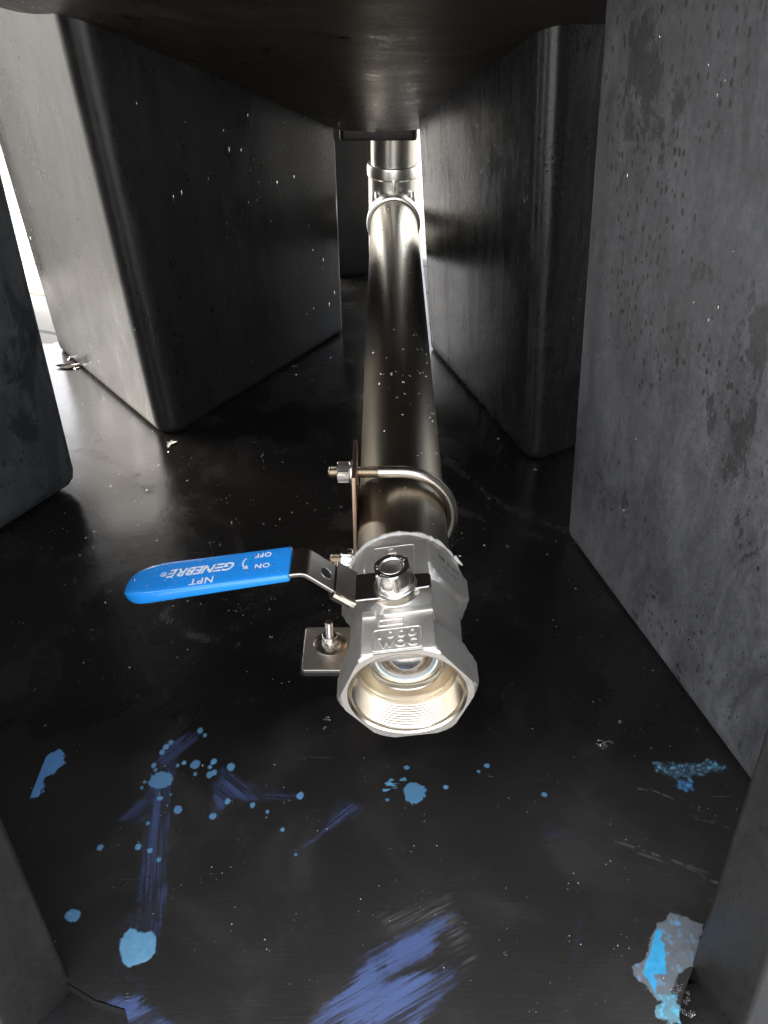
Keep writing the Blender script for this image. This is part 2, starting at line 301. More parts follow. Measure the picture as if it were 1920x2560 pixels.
SMEAR = [
 ([(-173.9, 460.6), (-189.1, 455.7), (-199.3, 447.2), (-206.7, 428.4), (-201.2, 419.3), (-189.6, 428.4), (-178.6, 442.4)], (31.2, 36.1), 0.8),
 ([(-208.3, 408.1), (-189.1, 430.7), (-187.9, 406.0), (-180.5, 354.6), (-171.4, 300.7), (-172.0, 284.3), (-191.0, 285.9), (-196.2, 317.9), (-201.8, 354.6), (-203.4, 395.2)], (20.5, -122.2), 0.75),
 ([(-225.8, 373.4), (-216.3, 386.7), (-204.9, 401.6), (-201.5, 370.4), (-209.3, 365.4)], (18.4, 22.8), 0.6),
 ([(-152.6, 372.4), (-155.1, 401.6), (-150.1, 423.8), (-130.9, 410.3), (-122.3, 402.7), (-109.5, 388.8), (-137.5, 390.9), (-144.5, 376.4)], (26.6, -21.6), 0.75),
 ([(-124.4, 403.8), (-82.5, 397.9), (-78.3, 393.0), (-107.6, 388.8), (-119.3, 393.0)], (39.8, -2.2), 0.7),
 ([(-52.3, 394.1), (-28.0, 385.7), (-38.7, 374.4), (-58.1, 362.4), (-83.6, 346.0), (-70.2, 356.6), (-58.8, 376.4)], (31.4, 28.6), 0.75),
 ([(-64.2, 225.4), (-54.4, 236.4), (-40.0, 256.6), (-30.9, 267.1), (-15.3, 276.4), (-8.7, 281.1), (34.3, 302.4), (39.0, 299.0), (23.6, 282.7), (16.4, 268.6), (-15.3, 255.1), (34.8, 263.3), (36.3, 258.1), (21.3, 239.2), (4.1, 224.1)], (47.5, 25.3), 0.95),
 ([(-199.4, 244.9), (-176.1, 246.4), (-179.3, 253.6), (-188.2, 255.1), (-184.9, 257.3), (-173.6, 252.2), (-173.6, 239.2), (-161.3, 235.0), (-148.9, 225.4), (-192.7, 225.4)], (15.9, 10.2), 0.85),
 ([(-201.1, 271.7), (-196.7, 273.3), (-191.7, 253.6), (-196.0, 255.1)], (4.0, -15.1), 0.5),
 ([(-313.2, 410.3), (-298.9, 430.7), (-295.5, 426.1), (-308.3, 412.6)], (14.3, 20.4), 0.8),
 ([(-329.5, 408.1), (-320.5, 414.8), (-318.9, 410.3), (-327.0, 401.6)], (16.2, 13.4), 0.5),
 ([(-200.4, 300.7), (-173.2, 297.4), (-168.7, 276.4), (-173.4, 268.6), (-196.7, 261.1), (-197.9, 284.3)], (7.2, -47.1), 0.55),
 ([(108.6, 364.4), (128.9, 367.4), (127.9, 356.6), (109.2, 356.6)], (29.2, 12.0), 0.5),
 ([(118.7, 300.7), (129.7, 302.4), (119.2, 268.6), (110.7, 265.6)], (-14.7, -47.1), 0.35),
 ([(173.0, 319.6), (177.6, 317.9), (184.2, 307.5), (182.8, 304.4), (174.6, 312.6)], (9.9, -13.8), 0.55),
 ([(205.3, 273.3), (214.6, 270.2), (217.0, 258.1), (203.4, 259.6)], (8.7, -12.2), 0.2),
 ([(-21.0, 417.0), (13.8, 428.4), (11.4, 414.8), (-17.2, 406.0)], (28.7, 2.3), 0.2),
 ([(265.7, 410.3), (275.6, 395.2), (270.4, 390.9), (261.7, 403.8)], (9.2, -17.3), 0.3),
]
SCRATCH = [((158.3, 357.5), (200.8, 340.4)), ((158.6, 354.6), (165.0, 351.7)), ((176.3, 350.8), (208.7, 337.6)), ((177.8, 346.0), (198.3, 337.6)), ((204.0, 339.5), (230.6, 322.3)), ((221.0, 326.7), (229.7, 322.1)), ((189.8, 402.7), (202.2, 399.9)), ((200.8, 401.6), (217.2, 393.0)), ((224.0, 390.9), (239.0, 379.5)), ((227.8, 378.5), (254.8, 366.4)), ((228.7, 375.4), (242.0, 371.4)), ((208.7, 337.6), (225.5, 330.3))]
BRUSHED_SHEEN = ([(-20.3, 299.0), (8.1, 307.5), (32.7, 313.5), (41.8, 290.8), (49.6, 268.6), (37.7, 258.1), (26.6, 281.1), (17.2, 287.5), (-15.3, 282.7)], (49.2, 25.5))  # outline and direction of the painted-on sheen streaks
# ---------------------------------------------------------------- value noise for the painted marks
def vnoise(x, y, seed):
    r = np.random.default_rng(seed).random((256, 256)); xi = np.floor(x).astype(int); yi = np.floor(y).astype(int)
    fx = x-xi; fy = y-yi; fx = fx*fx*(3-2*fx); fy = fy*fy*(3-2*fy); g = lambda i, j: r[i % 256, j % 256]
    return (g(xi, yi)*(1-fx)+g(xi+1, yi)*fx)*(1-fy) + (g(xi, yi+1)*(1-fx)+g(xi+1, yi+1)*fx)*fy
def fbm(x, y, seed, o=4):
    s_ = 0; a_ = .5; t_ = 0
    for k in range(o): s_ = s_ + a_*vnoise(x*2**k, y*2**k, seed+k); t_ += a_; a_ *= .55
    return s_/t_
def sdpoly(px, py, poly):
    """signed distance to polygon, negative inside"""
    d = np.full(px.shape, 1e9); ins = np.zeros(px.shape, bool); n = len(poly)
    for i in range(n):
        ax, ay = poly[i]; bx, by = poly[(i+1) % n]; ex, ey = bx-ax, by-ay
        t_ = np.clip(((px-ax)*ex+(py-ay)*ey)/(ex*ex+ey*ey+1e-9), 0, 1)
        d = np.minimum(d, np.hypot(px-ax-t_*ex, py-ay-t_*ey))
        c = ((ay > py) != (by > py)) & (px < (bx-ax)*(py-ay)/(by-ay+1e-12)+ax); ins ^= c
    return np.where(ins, -d, d)
def sstep(a_, b, x): t_ = np.clip((x-a_)/(b-a_), 0, 1); return t_*t_*(3-2*t_)

# ---------------------------------------------------------------- floor of the base
FLOOR = [(-178, 60), (178, 60), (176, 232), (183, 246), (194, 262), (240, 290), (560, 330), (700, 640), (700, 1000), (560, 1213), (61, 1213), (61, 1950), (-430, 1950), (-540, 1228), (-740, 1215), (-740, 640), (-560, 330), (-300, 285), (-226, 252), (-206, 242), (-184, 236), (-177, 222)]
def floor():
    xs = np.concatenate([np.linspace(-740, -300, 60)[:-1], np.arange(-300, 300.1, .75), np.linspace(300, 700, 55)[1:]])
    ys = np.concatenate([np.linspace(60, 205, 24)[:-1], np.arange(205, 505, .75), np.linspace(505, 1950, 230)])
    X, Y = np.meshgrid(xs, ys); nx, ny = len(xs), len(ys)
    x = X.ravel(); y = Y.ravel()
    cov = np.zeros_like(x); col = np.zeros((len(x), 3)); thick = np.zeros_like(x)
    act = (np.abs(x) < 300) & (y > 200) & (y < 506)
    px, py = x[act], y[act]
    wx = (fbm(px/5, py/5, 3)-.5); wy = (fbm(px/1.6, py/1.6, 9)-.5)
    c = np.zeros_like(px); cl = np.zeros((len(px), 3)); th = np.zeros_like(px)
    def over(a_, rgb):
        nonlocal c, cl
        a_ = np.clip(a_, 0, 1); o = a_ + c*(1-a_); k = np.where(o > 1e-4, a_/np.maximum(o, 1e-4), 0)[:, None]
        cl = cl*(1-k) + np.asarray(rgb)*k; c = o
    for i, (poly, d, s_) in enumerate(SMEAR):
        k_ = 1.6 if s_ > .9 else 1.
        L = math.hypot(*d); ux, uy = d[0]/L, d[1]/L
        al = px*ux+py*uy; ac = -px*uy+py*ux
        sd_ = sdpoly(px, py, poly) + wx*7
        streak = fbm(ac/1.1 + wx*.6, al/(60*k_), 20+i, 4); wide = fbm(ac/5, al/45, 60+i, 3)
        m = sstep(1.5, -5, sd_ + (streak-.5)*12*k_)
        q = sstep(.38, .56, streak*.55+wide*.45+(s_-.80)*.28)
        over(m*(.10+.80*q)*s_, np.stack([.040+.02*wide, .055+.040*wide, .120+.10*wide], 1)*(.55+.6*s_))
    for k, (rgb, soft, jag) in dict(blob=((.11, .26, .38), .5, 3), leftp=((.09, .22, .44), .6, 9), strk8=((.10, .28, .42), .8, 9), tri8=((.05, .09, .13), 2, 8),
            blob8=((.06, .20, .40), 1.5, 8), gray8=((.11, .12, .13), .4, 3), ring8=((.10, .20, .24), 1, 9), cyan8=((.035, .28, .50), .4, 2.5)).items():
        sd_ = sdpoly(px, py, PATCH[k]) + wx*jag + wy*jag*.5
        v_ = fbm(px/3, py/3, 90)
        a_ = sstep(soft, -soft, sd_)
        if k in ('strk8',): a_ *= sstep(.45, .55, fbm(px/14, py/1.2, 95))
        if k in ('tri8', 'blob8'): a_ *= .4+.6*sstep(.42, .6, fbm(px/2, py/2, 97))
        over(a_, np.asarray(rgb)*(.8+.4*v_)[:, None])
        if k in ('tri8', 'ring8'): over(a_*sstep(.55, .62, fbm(px/2.2, py/2.2, 99)), (.09, .33, .45))
        if k == 'gray8': over(a_*sstep(.62, .68, fbm(px/4, py/4, 101))*.6, (.12, .24, .36))
        th = np.maximum(th, a_)
    for j, (cx, cy, rx, ry) in enumerate(DOTS):
        near = (np.abs(px-cx) < rx*1.6+3) & (np.abs(py-cy) < ry*1.6+3); ii = np.nonzero(near)[0]
        rr = np.hypot((px[ii]-cx)/rx, (py[ii]-cy)/ry) + wx[ii]*.5+wy[ii]*.35
        a_ = np.zeros_like(px); a_[ii] = sstep(1.0+.35/rx, 1.0-.35/rx, rr)
        g = .85+.3*rng.random(); over(a_, (.09*g, .22*g, .36*g)); th = np.maximum(th, a_)
    cov[act] = c; col[act] = cl; thick[act] = th
    # limescale film left by dried water further back; scratches and a painted sheen join it below
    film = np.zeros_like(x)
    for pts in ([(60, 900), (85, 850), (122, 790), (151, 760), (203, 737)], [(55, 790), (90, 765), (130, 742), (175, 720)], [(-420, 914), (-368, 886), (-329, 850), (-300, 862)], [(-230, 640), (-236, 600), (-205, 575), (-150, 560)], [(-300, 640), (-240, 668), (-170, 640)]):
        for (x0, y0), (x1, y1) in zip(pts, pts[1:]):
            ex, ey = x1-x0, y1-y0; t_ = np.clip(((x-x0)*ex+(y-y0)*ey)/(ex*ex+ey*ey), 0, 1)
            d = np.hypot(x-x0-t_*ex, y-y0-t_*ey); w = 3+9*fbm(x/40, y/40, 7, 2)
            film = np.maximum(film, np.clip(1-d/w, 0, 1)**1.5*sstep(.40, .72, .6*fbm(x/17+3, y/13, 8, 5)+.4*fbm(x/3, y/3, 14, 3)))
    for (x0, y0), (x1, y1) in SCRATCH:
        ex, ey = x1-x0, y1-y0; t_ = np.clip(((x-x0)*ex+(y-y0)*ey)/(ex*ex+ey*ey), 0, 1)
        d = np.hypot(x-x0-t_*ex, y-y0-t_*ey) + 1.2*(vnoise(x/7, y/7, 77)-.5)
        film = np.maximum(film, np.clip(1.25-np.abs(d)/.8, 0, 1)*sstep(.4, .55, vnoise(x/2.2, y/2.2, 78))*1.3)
    ii = np.nonzero(act)[0]; bp, bd = BRUSHED_SHEEN; L = math.hypot(*bd); al = x[ii]*bd[0]/L+y[ii]*bd[1]/L; ac = -x[ii]*bd[1]/L+y[ii]*bd[0]/L
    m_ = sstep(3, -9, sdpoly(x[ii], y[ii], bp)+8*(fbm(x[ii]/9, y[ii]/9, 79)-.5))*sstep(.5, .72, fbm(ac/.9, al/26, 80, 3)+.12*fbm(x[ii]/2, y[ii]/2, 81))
    film[ii] = np.maximum(film[ii], m_*(1-cov[ii]))  # highlight on the brushed paint, drawn as pale streaks into the mask
    z = (fbm(x/160+9, y/160+9, 31, 2)-.5)*3.0 + thick*.12
    z *= sstep(60, 120, y)
    idx = np.arange(nx*ny).reshape(ny, nx)
    q = np.stack([idx[:-1, :-1], idx[:-1, 1:], idx[1:, 1:], idx[1:, :-1]], -1).reshape(-1, 4)
    cxm = x[q].mean(1); cym = y[q].mean(1); keep = sdpoly(cxm, cym, FLOOR) < 0; q = q[keep]
    used = np.zeros(nx*ny, bool); used[q.ravel()] = True; remap = np.cumsum(used)-1; q = remap[q]
    V = np.stack([x, y, z], 1)[used]*S
    me = bpy.data.meshes.new('floor'); me.vertices.add(len(V)); me.vertices.foreach_set('co', V.astype(np.float32).ravel())
    me.loops.add(q.size); me.loops.foreach_set('vertex_index', q.astype(np.int32).ravel())
    me.polygons.add(len(q)); me.polygons.foreach_set('loop_start', np.arange(0, q.size, 4, dtype=np.int32)); me.polygons.foreach_set('loop_total', np.full(len(q), 4, np.int32))
    me.update(calc_edges=True)
    at = me.color_attributes.new('paint', 'FLOAT_COLOR', 'POINT')
    at.data.foreach_set('color', np.concatenate([col, cov[:, None]], 1)[used].astype(np.float32).ravel())
    fa = me.attributes.new('film', 'FLOAT', 'POINT'); fa.data.foreach_set('value', film[used].astype(np.float32))  # holds dried film, scratches and the painted sheen
    t = NT('wet_black_floor')
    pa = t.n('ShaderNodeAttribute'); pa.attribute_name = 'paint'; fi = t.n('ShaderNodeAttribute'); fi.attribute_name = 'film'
    specks = t.math('MULTIPLY', t.ramp(t.voro(150, t.map(loc=(2, 2, 0))), .085, .06), t.ramp(t.noise(22, None, 3), .54, .64))
    specks2 = t.math('MULTIPLY', t.ramp(t.voro(330, t.map(loc=(5, 2, 0))), .12, .08), t.ramp(t.noise(45, None, 3), .60, .66))
    specks = t.math('MAXIMUM', specks, t.math('MULTIPLY', specks2, .7))
    cloud = t.ramp(t.noise(9, None, 6, .65, .7), .44, .72)
    scr = t.math('MULTIPLY', t.ramp(t.noise(1, t.map(scale=(9, 330, 1), rot=(0, 0, .30)), 3, .6), .66, .72), t.ramp(t.noise(5, t.map(loc=(1.4, .3, 0)), 2), .52, .66))
    scr2 = t.math('MULTIPLY', t.ramp(t.noise(1, t.map(scale=(7, 300, 1), rot=(0, 0, -1.0)), 3, .6), .70, .74), t.ramp(t.noise(6, t.map(loc=(3.4, 1.3, 0)), 2), .55, .7))
    base = t.mix(t.math('MULTIPLY', cloud, .55), (.007, .0064, .0058), (.022, .0195, .0175))
    sx_ = t.n('ShaderNodeSeparateXYZ'); t.l(t.geo, sx_.inputs[0]); yy_ = sx_.outputs[1]
    dry = t.ramp(t.math('ADD', yy_, t.math('MULTIPLY', t.noise(7, None, 5, .65), .16)), .56, .47)  # paler front zone: partly dry dust, partly front light painted into the colour
    base = t.mix(dry, base, t.mix(cloud, (.017, .0152, .0135), (.027, .024, .0215)))
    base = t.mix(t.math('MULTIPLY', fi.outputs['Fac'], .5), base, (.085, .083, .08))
    base = t.mix(t.math('MULTIPLY', t.math('MAXIMUM', scr, scr2), .6), base, (.16, .15, .14))
    c_ = t.mix(pa.outputs['Alpha'], base, pa.outputs['Color'])
    c_ = t.mix(specks, c_, (.55, .52, .48))
    rough = t.math('ADD', t.math('MULTIPLY', cloud, .16), t.ramp(yy_, .32, .60, .34, .20))
    rough = t.math('ADD', rough, t.math('MULTIPLY', fi.outputs['Fac'], .3)); rough = t.math('ADD', rough, t.math('MULTIPLY', pa.outputs['Alpha'], .14))
    brush = t.noise(1, t.map(scale=(28, 420, 1), rot=(0, 0, .5)), 3, .6)
    h = t.math('ADD', t.math('MULTIPLY', t.noise(60, None, 4, .6), .25), t.math('ADD', t.math('MULTIPLY', t.noise(500, None, 2), .12), t.math('MULTIPLY', brush, t.ramp(yy_, .30, .44, .3, .02))))
    h = t.math('ADD', h, t.math('MULTIPLY', specks, .5)); h = t.math('ADD', h, t.math('MULTIPLY', pa.outputs['Alpha'], .4))
    m = t.set(col=c_, rough=rough, nrm=t.bump(h, .55, .0008), spec=.42)
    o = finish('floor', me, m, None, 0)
    tag(o, 'black wet plastic floor of the tank base, splashed and smeared with blue paint', kind='structure')
    # the base's side skirt under the floor edge
    mb = MB(); n = len(FLOOR); cx_, cy_ = 0, 700
    top = [(p[0], p[1], -1.8) for p in FLOOR]; bot = [(p[0], p[1], -118) for p in FLOOR]
    mb.add(top+bot, [(i, (i+1) % n, (i+1) % n+n, i+n) for i in range(n)])
    return mb
skirt = floor()
g = MB(); g.add([(-60000, -60000, -120), (60000, -60000, -120), (60000, 60000, -120), (-60000, 60000, -120)], [(0, 1, 2, 3)])
tag(g.build('ground', M['paving'], None, 0), 'pale concrete paving around the tank', kind='structure')

# ---------------------------------------------------------------- the tank: cone, flange, legs
tank = thing('storage_tank', (0, 1385, 0), 'large black moulded plastic tank with cone shaped bottom standing on wide tapered legs', 'tank')
OFF = T(0, -1385, 0)
def tb(mb, name, mat, sharp=35): mb.xf(OFF); return mb.build(name, mat, tank, sharp)
def conez(r): return 309+.432*(r-128)
prof = [(30, 300), (58, 301), (90, 303.5), (110, 305.5), (128, 309), (145, 316)] + [(r, conez(r)) for r in range(170, 1091, 40)] + [(1108, 738), (1113, 760), (1115, 800), (1115, 1400), (1090, 1450), (600, 1600), (20, 1660)]
mb = lathe(prof, (-27, 1385, 0), (0, 0, 1), 160, False, True)
tb(mb, 'shell', M['cone'], 50)
sq = [(-82, 1326), (34, 1326), (40, 1443), (-82, 1443)]
fl_ = prism(sq, 7, 281, 306, 3)
cl = tb(fl_, 'outlet_flange', M['cone'])
LEGS = {  # footprint corners (x, y, lean dx per z, fillet radius)
 'A': ([(-301, 931, -.046, 26), (-81, 1268, -.006, 14), (-300, 1545, 0, 30), (-534, 1208, -.035, 20)], 'leg'),
 'B': ([(172, 874, -.074, 22), (400, 1020, -.05, 30), (270, 1345, -.05, 30), (57.8, 1208, -.084, 10)], 'leg_mid'),
 'C': ([(-118, 1508, 0, 24), (-24, 1522, 0, 10), (-40, 1820, 0, 20), (-250, 1820, 0, 20)], 'leg'),
 'D': ([(190.7, 733.6, -.079, 12), (308, 318, -.079, 12), (560, 420, -.05, 20), (620, 925, -.05, 20)], 'leg_dusty'),
 'E': ([(-385.8, 823.6, .022, 8), (-560, 950, .0, 20), (-800, 620, .0, 20), (-620, 429, .022, 20)], 'leg_grey'),
 'H': ([(-800, 1340, 0, 25), (-722, 1500, 0, 25), (-900, 1800, 0, 25), (-1060, 1500, 0, 25)], 'leg'),  # unseen leg, added to block glare on the floor and leg A
 'F': ([(-226, 255, .034, 4), (-430, 470, 0, 20), (-500, 400, 0, 20), (-256, 218, .07, 5)], 'leg_wet'),
 'G': ([(194.3, 265.6, -.075, 4), (217, 226, -.11, 5), (470, 400, -.05, 20), (410, 470, -.05, 20)], 'leg_wet'),
}
def leg(pts, mat, low=False, br=11):
    P = [(p[0], p[1]) for p in pts]; rad = [p[3] for p in pts]; ar = sum(P[i][0]*P[(i+1) % len(P)][1]-P[(i+1) % len(P)][0]*P[i][1] for i in range(len(P)))
    if ar < 0: pts = pts[::-1]; P = P[::-1]; rad = rad[::-1]
    zt = 430 if low else min(760, max(conez(math.hypot(p[0]+27, p[1]-1385)) for p in pts)+25)
    lv = [(br*(1-math.sin(k/4*math.pi/2)), br*(1-math.cos(k/4*math.pi/2))-2) for k in range(5)] + [(0, z) for z in np.linspace(br+12, zt, 22)]
    if low: lv = [(0, -118), (0, -60), (0, -20)] + lv[5:]; lv.insert(3, (0, 5))
    rings = []
    for o_, z in lv:
        rp = roundpoly(P, rad, o_, 9); n = len(rp); ring = []
        for k in range(n):
            p, ci = rp[k]; zz = max(z, 0); ring.append((Vector((p.x + pts[ci][2]*zz, p.y, z))))
            q, cj = rp[(k+1) % n]
            if cj != ci:
                for s_ in range(1, 8):
                    u = s_/8; ring.append(Vector((p.x*(1-u)+q.x*u + (pts[ci][2]*(1-u)+pts[cj][2]*u)*zz, p.y*(1-u)+q.y*u, z)))
        rings.append(ring)
    mb = MB(); mb.add(*loft(rings)); return mb
for k, (pts, m) in LEGS.items():
    o = tb(leg(pts, m, k in 'FG', dict(A=11, B=11, E=30, D=12).get(k, 11)), 'leg', M[m], 60)
    if k == 'D': o['label'] = 'grey dusty leg face with dark wet spots'
sk = MB(); sk.merge(skirt); sk.merge(box(-258, 222, 30, 262, -118, -14, 8, 3)); sk.xf(OFF); sk.build('skirt', M['leg_wet'], tank, 20)

# ---------------------------------------------------------------- drain pipe, tee, riser
PZ = 162.4
pipe = lathe([(33.5, 2), (33.5, 0), (36.5, 0)] + [(36.5, h) for h in np.linspace(4, 855, 30)] + [(33, 855)], (0, 470, PZ), (0, 1, 0), 96, False, True)
tag(pipe.build('drain_pipe', M['pipe'], None, 50), 'long brown-toned stainless steel tube running level from the tee to the valve', 'pipe')
rp = lathe([(36.5, 0), (36.5, 90)], (0, 1385, 206), (0, 0, 1), 80, True, True)
tag(rp.build('riser_pipe', M['riser'], None, 50), 'short bright vertical steel tube between the tank outlet and the tee', 'pipe')
tee = thing('tee_fitting', (0, 1385, PZ-40), 'pale cast steel tee joining the vertical stub to the long level pipe', 'pipe fitting')
TO = T(0, -1385, -(PZ-40))
b = lathe([(36, -73), (40.5, -73), (40.8, -55), (40.5, 0), (40.5, 30), (40.5, 56)], (0, 1385, PZ), (0, 0, 1), 80)
b.merge(lathe([(40.2, 0), (40.2, 20), (40.2, 58)], (0, 1385, PZ), (0, -1, 0), 80))
# cast saddle where the branch meets the run, and a mould seam
for s_ in (-1, 1):
    b.merge(tube([(s_*29, 1385-34+abs(i)*2, PZ+26+i*5) for i in range(-2, 3)], 6, 12))
b.merge(box(-3, 3, 1342, 1348, PZ+38, PZ+58, 1.5))
b.xf(TO).build('body', M['fitting'], tee)
for ax, org in (((0, 0, 1), (0, 1385, PZ+54)), ((0, -1, 0), (0, 1385-56, PZ))):
    c = lathe([(37, 0), (41, 0), (42.6, 2), (42.8, 14), (41.6, 18.4), (40, 19.5), (37.4, 19.5), (37, 16)], org, ax, 80, False, False)
    c.xf(TO).build('collar', M['fitting'], tee)

# ---------------------------------------------------------------- ball valve
VY = 360.; PHI = 9.4
valve = thing('ball_valve', (0, VY, PZ), 'cast stainless steel ball valve with open threaded end and blue sleeved lever', 'valve', rot=(0, -math.radians(-PHI), 0))
valve.rotation_euler = (0, -math.radians(PHI), 0)
NV = 192
def vring(y, af, lim, circ, blend=0.):
    out = []
    for j in range(NV):
        t_ = 2*math.pi*j/NV; tt = (t_ + math.pi/6 - math.pi/2) % (math.pi/3) - math.pi/6
        rh = min(af/2/math.cos(tt), lim) if af else circ
        r = rh*(1-blend)+circ*blend
        out.append(Vector((r*math.cos(t_), y, r*math.sin(t_))))
    return out
rings = [vring(0, 82, 43.6, 0), vring(1.2, 82, 45.4, 0), vring(3.2, 82, 46.8, 0), vring(6, 82, 47.4, 0), vring(22, 82, 47.4, 0), vring(25, 82, 45.5, 0), vring(29, 82, 42.5, 0, 0), vring(33, 82, 41, 39.2, .6), vring(36, 0, 0, 39),
         vring(44, 0, 0, 38.8), vring(70, 0, 0, 39.4), vring(74, 0, 0, 40.0), vring(77, 82, 42.5, 0), vring(80, 82, 45, 0), vring(83, 82, 47.4, 0), vring(104, 82, 47.4, 0), vring(107, 82, 44.5, 0), vring(109, 82, 42, 0), vring(110, 0, 0, 41.4), vring(117, 0, 0, 41.2), vring(118, 0, 0, 40), vring(118, 0, 0, 36.6)]
rings = [vring(.0, 0, 0, 39.3)] + rings
vb = MB(); vb.add(*loft(rings, True, False, False))
# flat pads on top (front and rear), stem boss, lug and bars
vb.merge(box(-23.4, 23.4, 1.2, 35, 33, 41.35, .5)); vb.merge(box(-22.6, 22.6, 64, 108, 33, 41.5, .8))
vb.merge(box(-23.4, -14, 33, 39, 31, 42.4, .8)); vb.merge(box(-9, 24, 33.5, 39, 31, 42.6, .9))
vb.merge(lathe([(24, 34), (21, 38), (18.5, 40), (17.5, 42.2), (16.5, 42.6)], (0, 57, 0), (0, 0, 1), 48))
vb.merge(box(-19, 19, 44, 70, 30, 38.5, 2.5, 3))
def frame_bar(x0, x1, y0, y1, z, w=.9, h=.8, r=2.2):
    P = [p for p, _ in roundpoly([(x0, y0), (x1, y0), (x1, y1), (x0, y1)], r)]; P = [Vector((p.x, p.y, z)) for p in P]; P.append(P[0]); P.append(P[1])
    return tube(P, w*.5, 8, False)
body = vb.build('body', M['cast'], valve, 28)
em = MB()
em.merge(frame_bar(-16, 15.5, 2.6, 21, 41.4))
em.merge(fit_text('1000', -12.5, 12.5, 12.9, 19.3, 41.5, .75, .25, 1.25)); em.merge(fit_text('WOG', -12, 12.5, 4.6, 11.0, 41.5, .75, .25, 1.2))
em.build('embossing', M['cast'], body, 40)
sl = MB(); sl.merge(frame_bar(-12, 4, 24.5, 29.5, 41.4, 1.0, r=.6)); sl.build('casting_mark', M['cast'], body)
em = MB(); em.merge(frame_bar(-16.5, 13.5, 66, 104, 41.5, .7)); em.merge(fit_text('2', -5.5, .5, 96, 102.5, 41.7, .8, .25))
em.merge(box(-5.5, .5, 91.5, 93, 41.2, 42.5, .3)); em.merge(fit_text('2', 2.5, 9, 85.5, 92.5, 41.7, .8, .25))
em.build('embossing', M['cast'], body, 40)
# black inked print on the right rear facet (normal 30 deg above +X)
ik = MB(); ik.merge(font_mesh('BM 3NPT', 6.4, .05, bold=.05).xf(T(0, 4.2, 0))); ik.merge(font_mesh('F-11E', 6.4, .05, bold=.05).xf(T(2, -4.2, 0)))
ik.xf(T(35.6, 96, 20.6) @ R_(60, 'Y')).build('ink_print', M['dark_ink'], body, 0)
# machined inside
prof = [(39.4, 0), (38.9, -.05), (37.6, 1.4), (37.2, 3.2)]
y = 3.6; k = 0
while y < 22:
    r = 36.9 - k*.16; prof += [(r, y), (r-1.25, y+1.0), (r-1.25, y+1.25)]; y += 2.05; k += 1
prof += [(34.8, 22.6), (34.6, 25), (24.6, 25.6), (24.0, 26.4), (23.6, 31.5), (21.6, 32.2), (21.2, 36)]
bore = lathe(prof, (0, 0, 0), (0, 1, 0), 128, False, False); bore.build('threaded_bore', M['bore'], valve, 25)
lathe([(21.8, 31.9), (21.4, 31.5), (20.5, 31.6), (20.25, 32.2), (20.4, 33.4), (21.2, 38)], (0, 0, 0), (0, 1, 0), 96, False, False).build('seat_ring', M['seat'], valve)
sp = [(27*math.sin(i/24*math.pi), 51.6-27*math.cos(i/24*math.pi)) for i in range(1, 24)]
lathe([(21.2, 36.5), (22, 45)], (0, 0, 0), (0, 1, 0), 64, False, False).build('seat_pocket', M['bore'], valve)
lathe(sp, (0, 0, 0), (0, 1, 0), 96).build('ball', M['ball'], valve)
# sealant squeezed out where the pipe screws in
rr = np.random.default_rng(5); jit = [rr.random() for _ in range(97)]
def jf(u, r, h): i = u*96; a_ = int(i) % 96; return ((jit[a_]*(1-(i % 1))+jit[a_+1]*(i % 1))-.35)*(1.6 if r > 38 else .2)
sm = lathe([(36.6, 113), (40.2, 116.5), (42.4, 118), (41.6, 120.5), (39, 121.8), (36.4, 122.8)], (0, 0, 0), (0, 1, 0), 96, False, False, jf)
sm.merge(tube([(40.5, 117, 14), (42.6, 116, 10), (44.4, 114, 8.6), (45.2, 112, 9.2)], lambda u: 1.5*(1-.6*u), 8))
sm.build('sealant', M['sealant'], valve, 0)
# handle: base plate, ramp, grip blade
handle_z = 43.0
def strip(path, w0, w1, th):
    """flat bar following path of (x, z), width from y w0..w1 (may vary per point)"""
    rings = []
    for i, (x, z) in enumerate(path):
        d = Vector((path[min(i+1, len(path)-1)][0]-path[max(i-1, 0)][0], 0, path[min(i+1, len(path)-1)][1]-path[max(i-1, 0)][1])).normalized(); nn = Vector((d.z, 0, -d.x))
        if nn.z < 0: nn = -nn
        a0 = w0[i] if isinstance(w0, list) else w0; a1 = w1[i] if isinstance(w1, list) else w1; b_ = .6
        c = Vector((x, 0, z)); h = nn*th/2; yv = Vector((0, 1, 0))
        ring = [c+h+yv*(a0+b_), c+h*.6+yv*a0, c-h*.6+yv*a0, c-h+yv*(a0+b_), c-h+yv*(a1-b_), c-h*.6+yv*a1, c+h*.6+yv*a1, c+h+yv*(a1-b_)]
        rings.append(ring)
    mb = MB(); mb.add(*loft(rings)); return mb
lev = thing('handle', (0, 0, 0), None, None); lev.parent = valve; lev.location = (0, 0, 0)
hz = 44.4
bm_path = [(24, hz), (22.5, hz), (12, hz), (8, hz), (0, hz), (-6, hz), (-20, hz), (-29, hz), (-30.5, hz+.6), (-32, hz+1.8), (-41, hz+11.5), (-54, hz+26.5), (-56, hz+28.4), (-58.5, hz+29.4), (-63, hz+29.6), (-80, hz+29.6)]
w0 = [54, 52, 51.5, 47, 45, 46, 46.5, 46.5] + [46.5]*8; w1 = [64, 66, 67, 70, 72, 73, 73.5, 73.5] + [73.5]*8
strip(bm_path, w0, w1, 3.0).build('lever_plate', M['lever'], lev, 30)
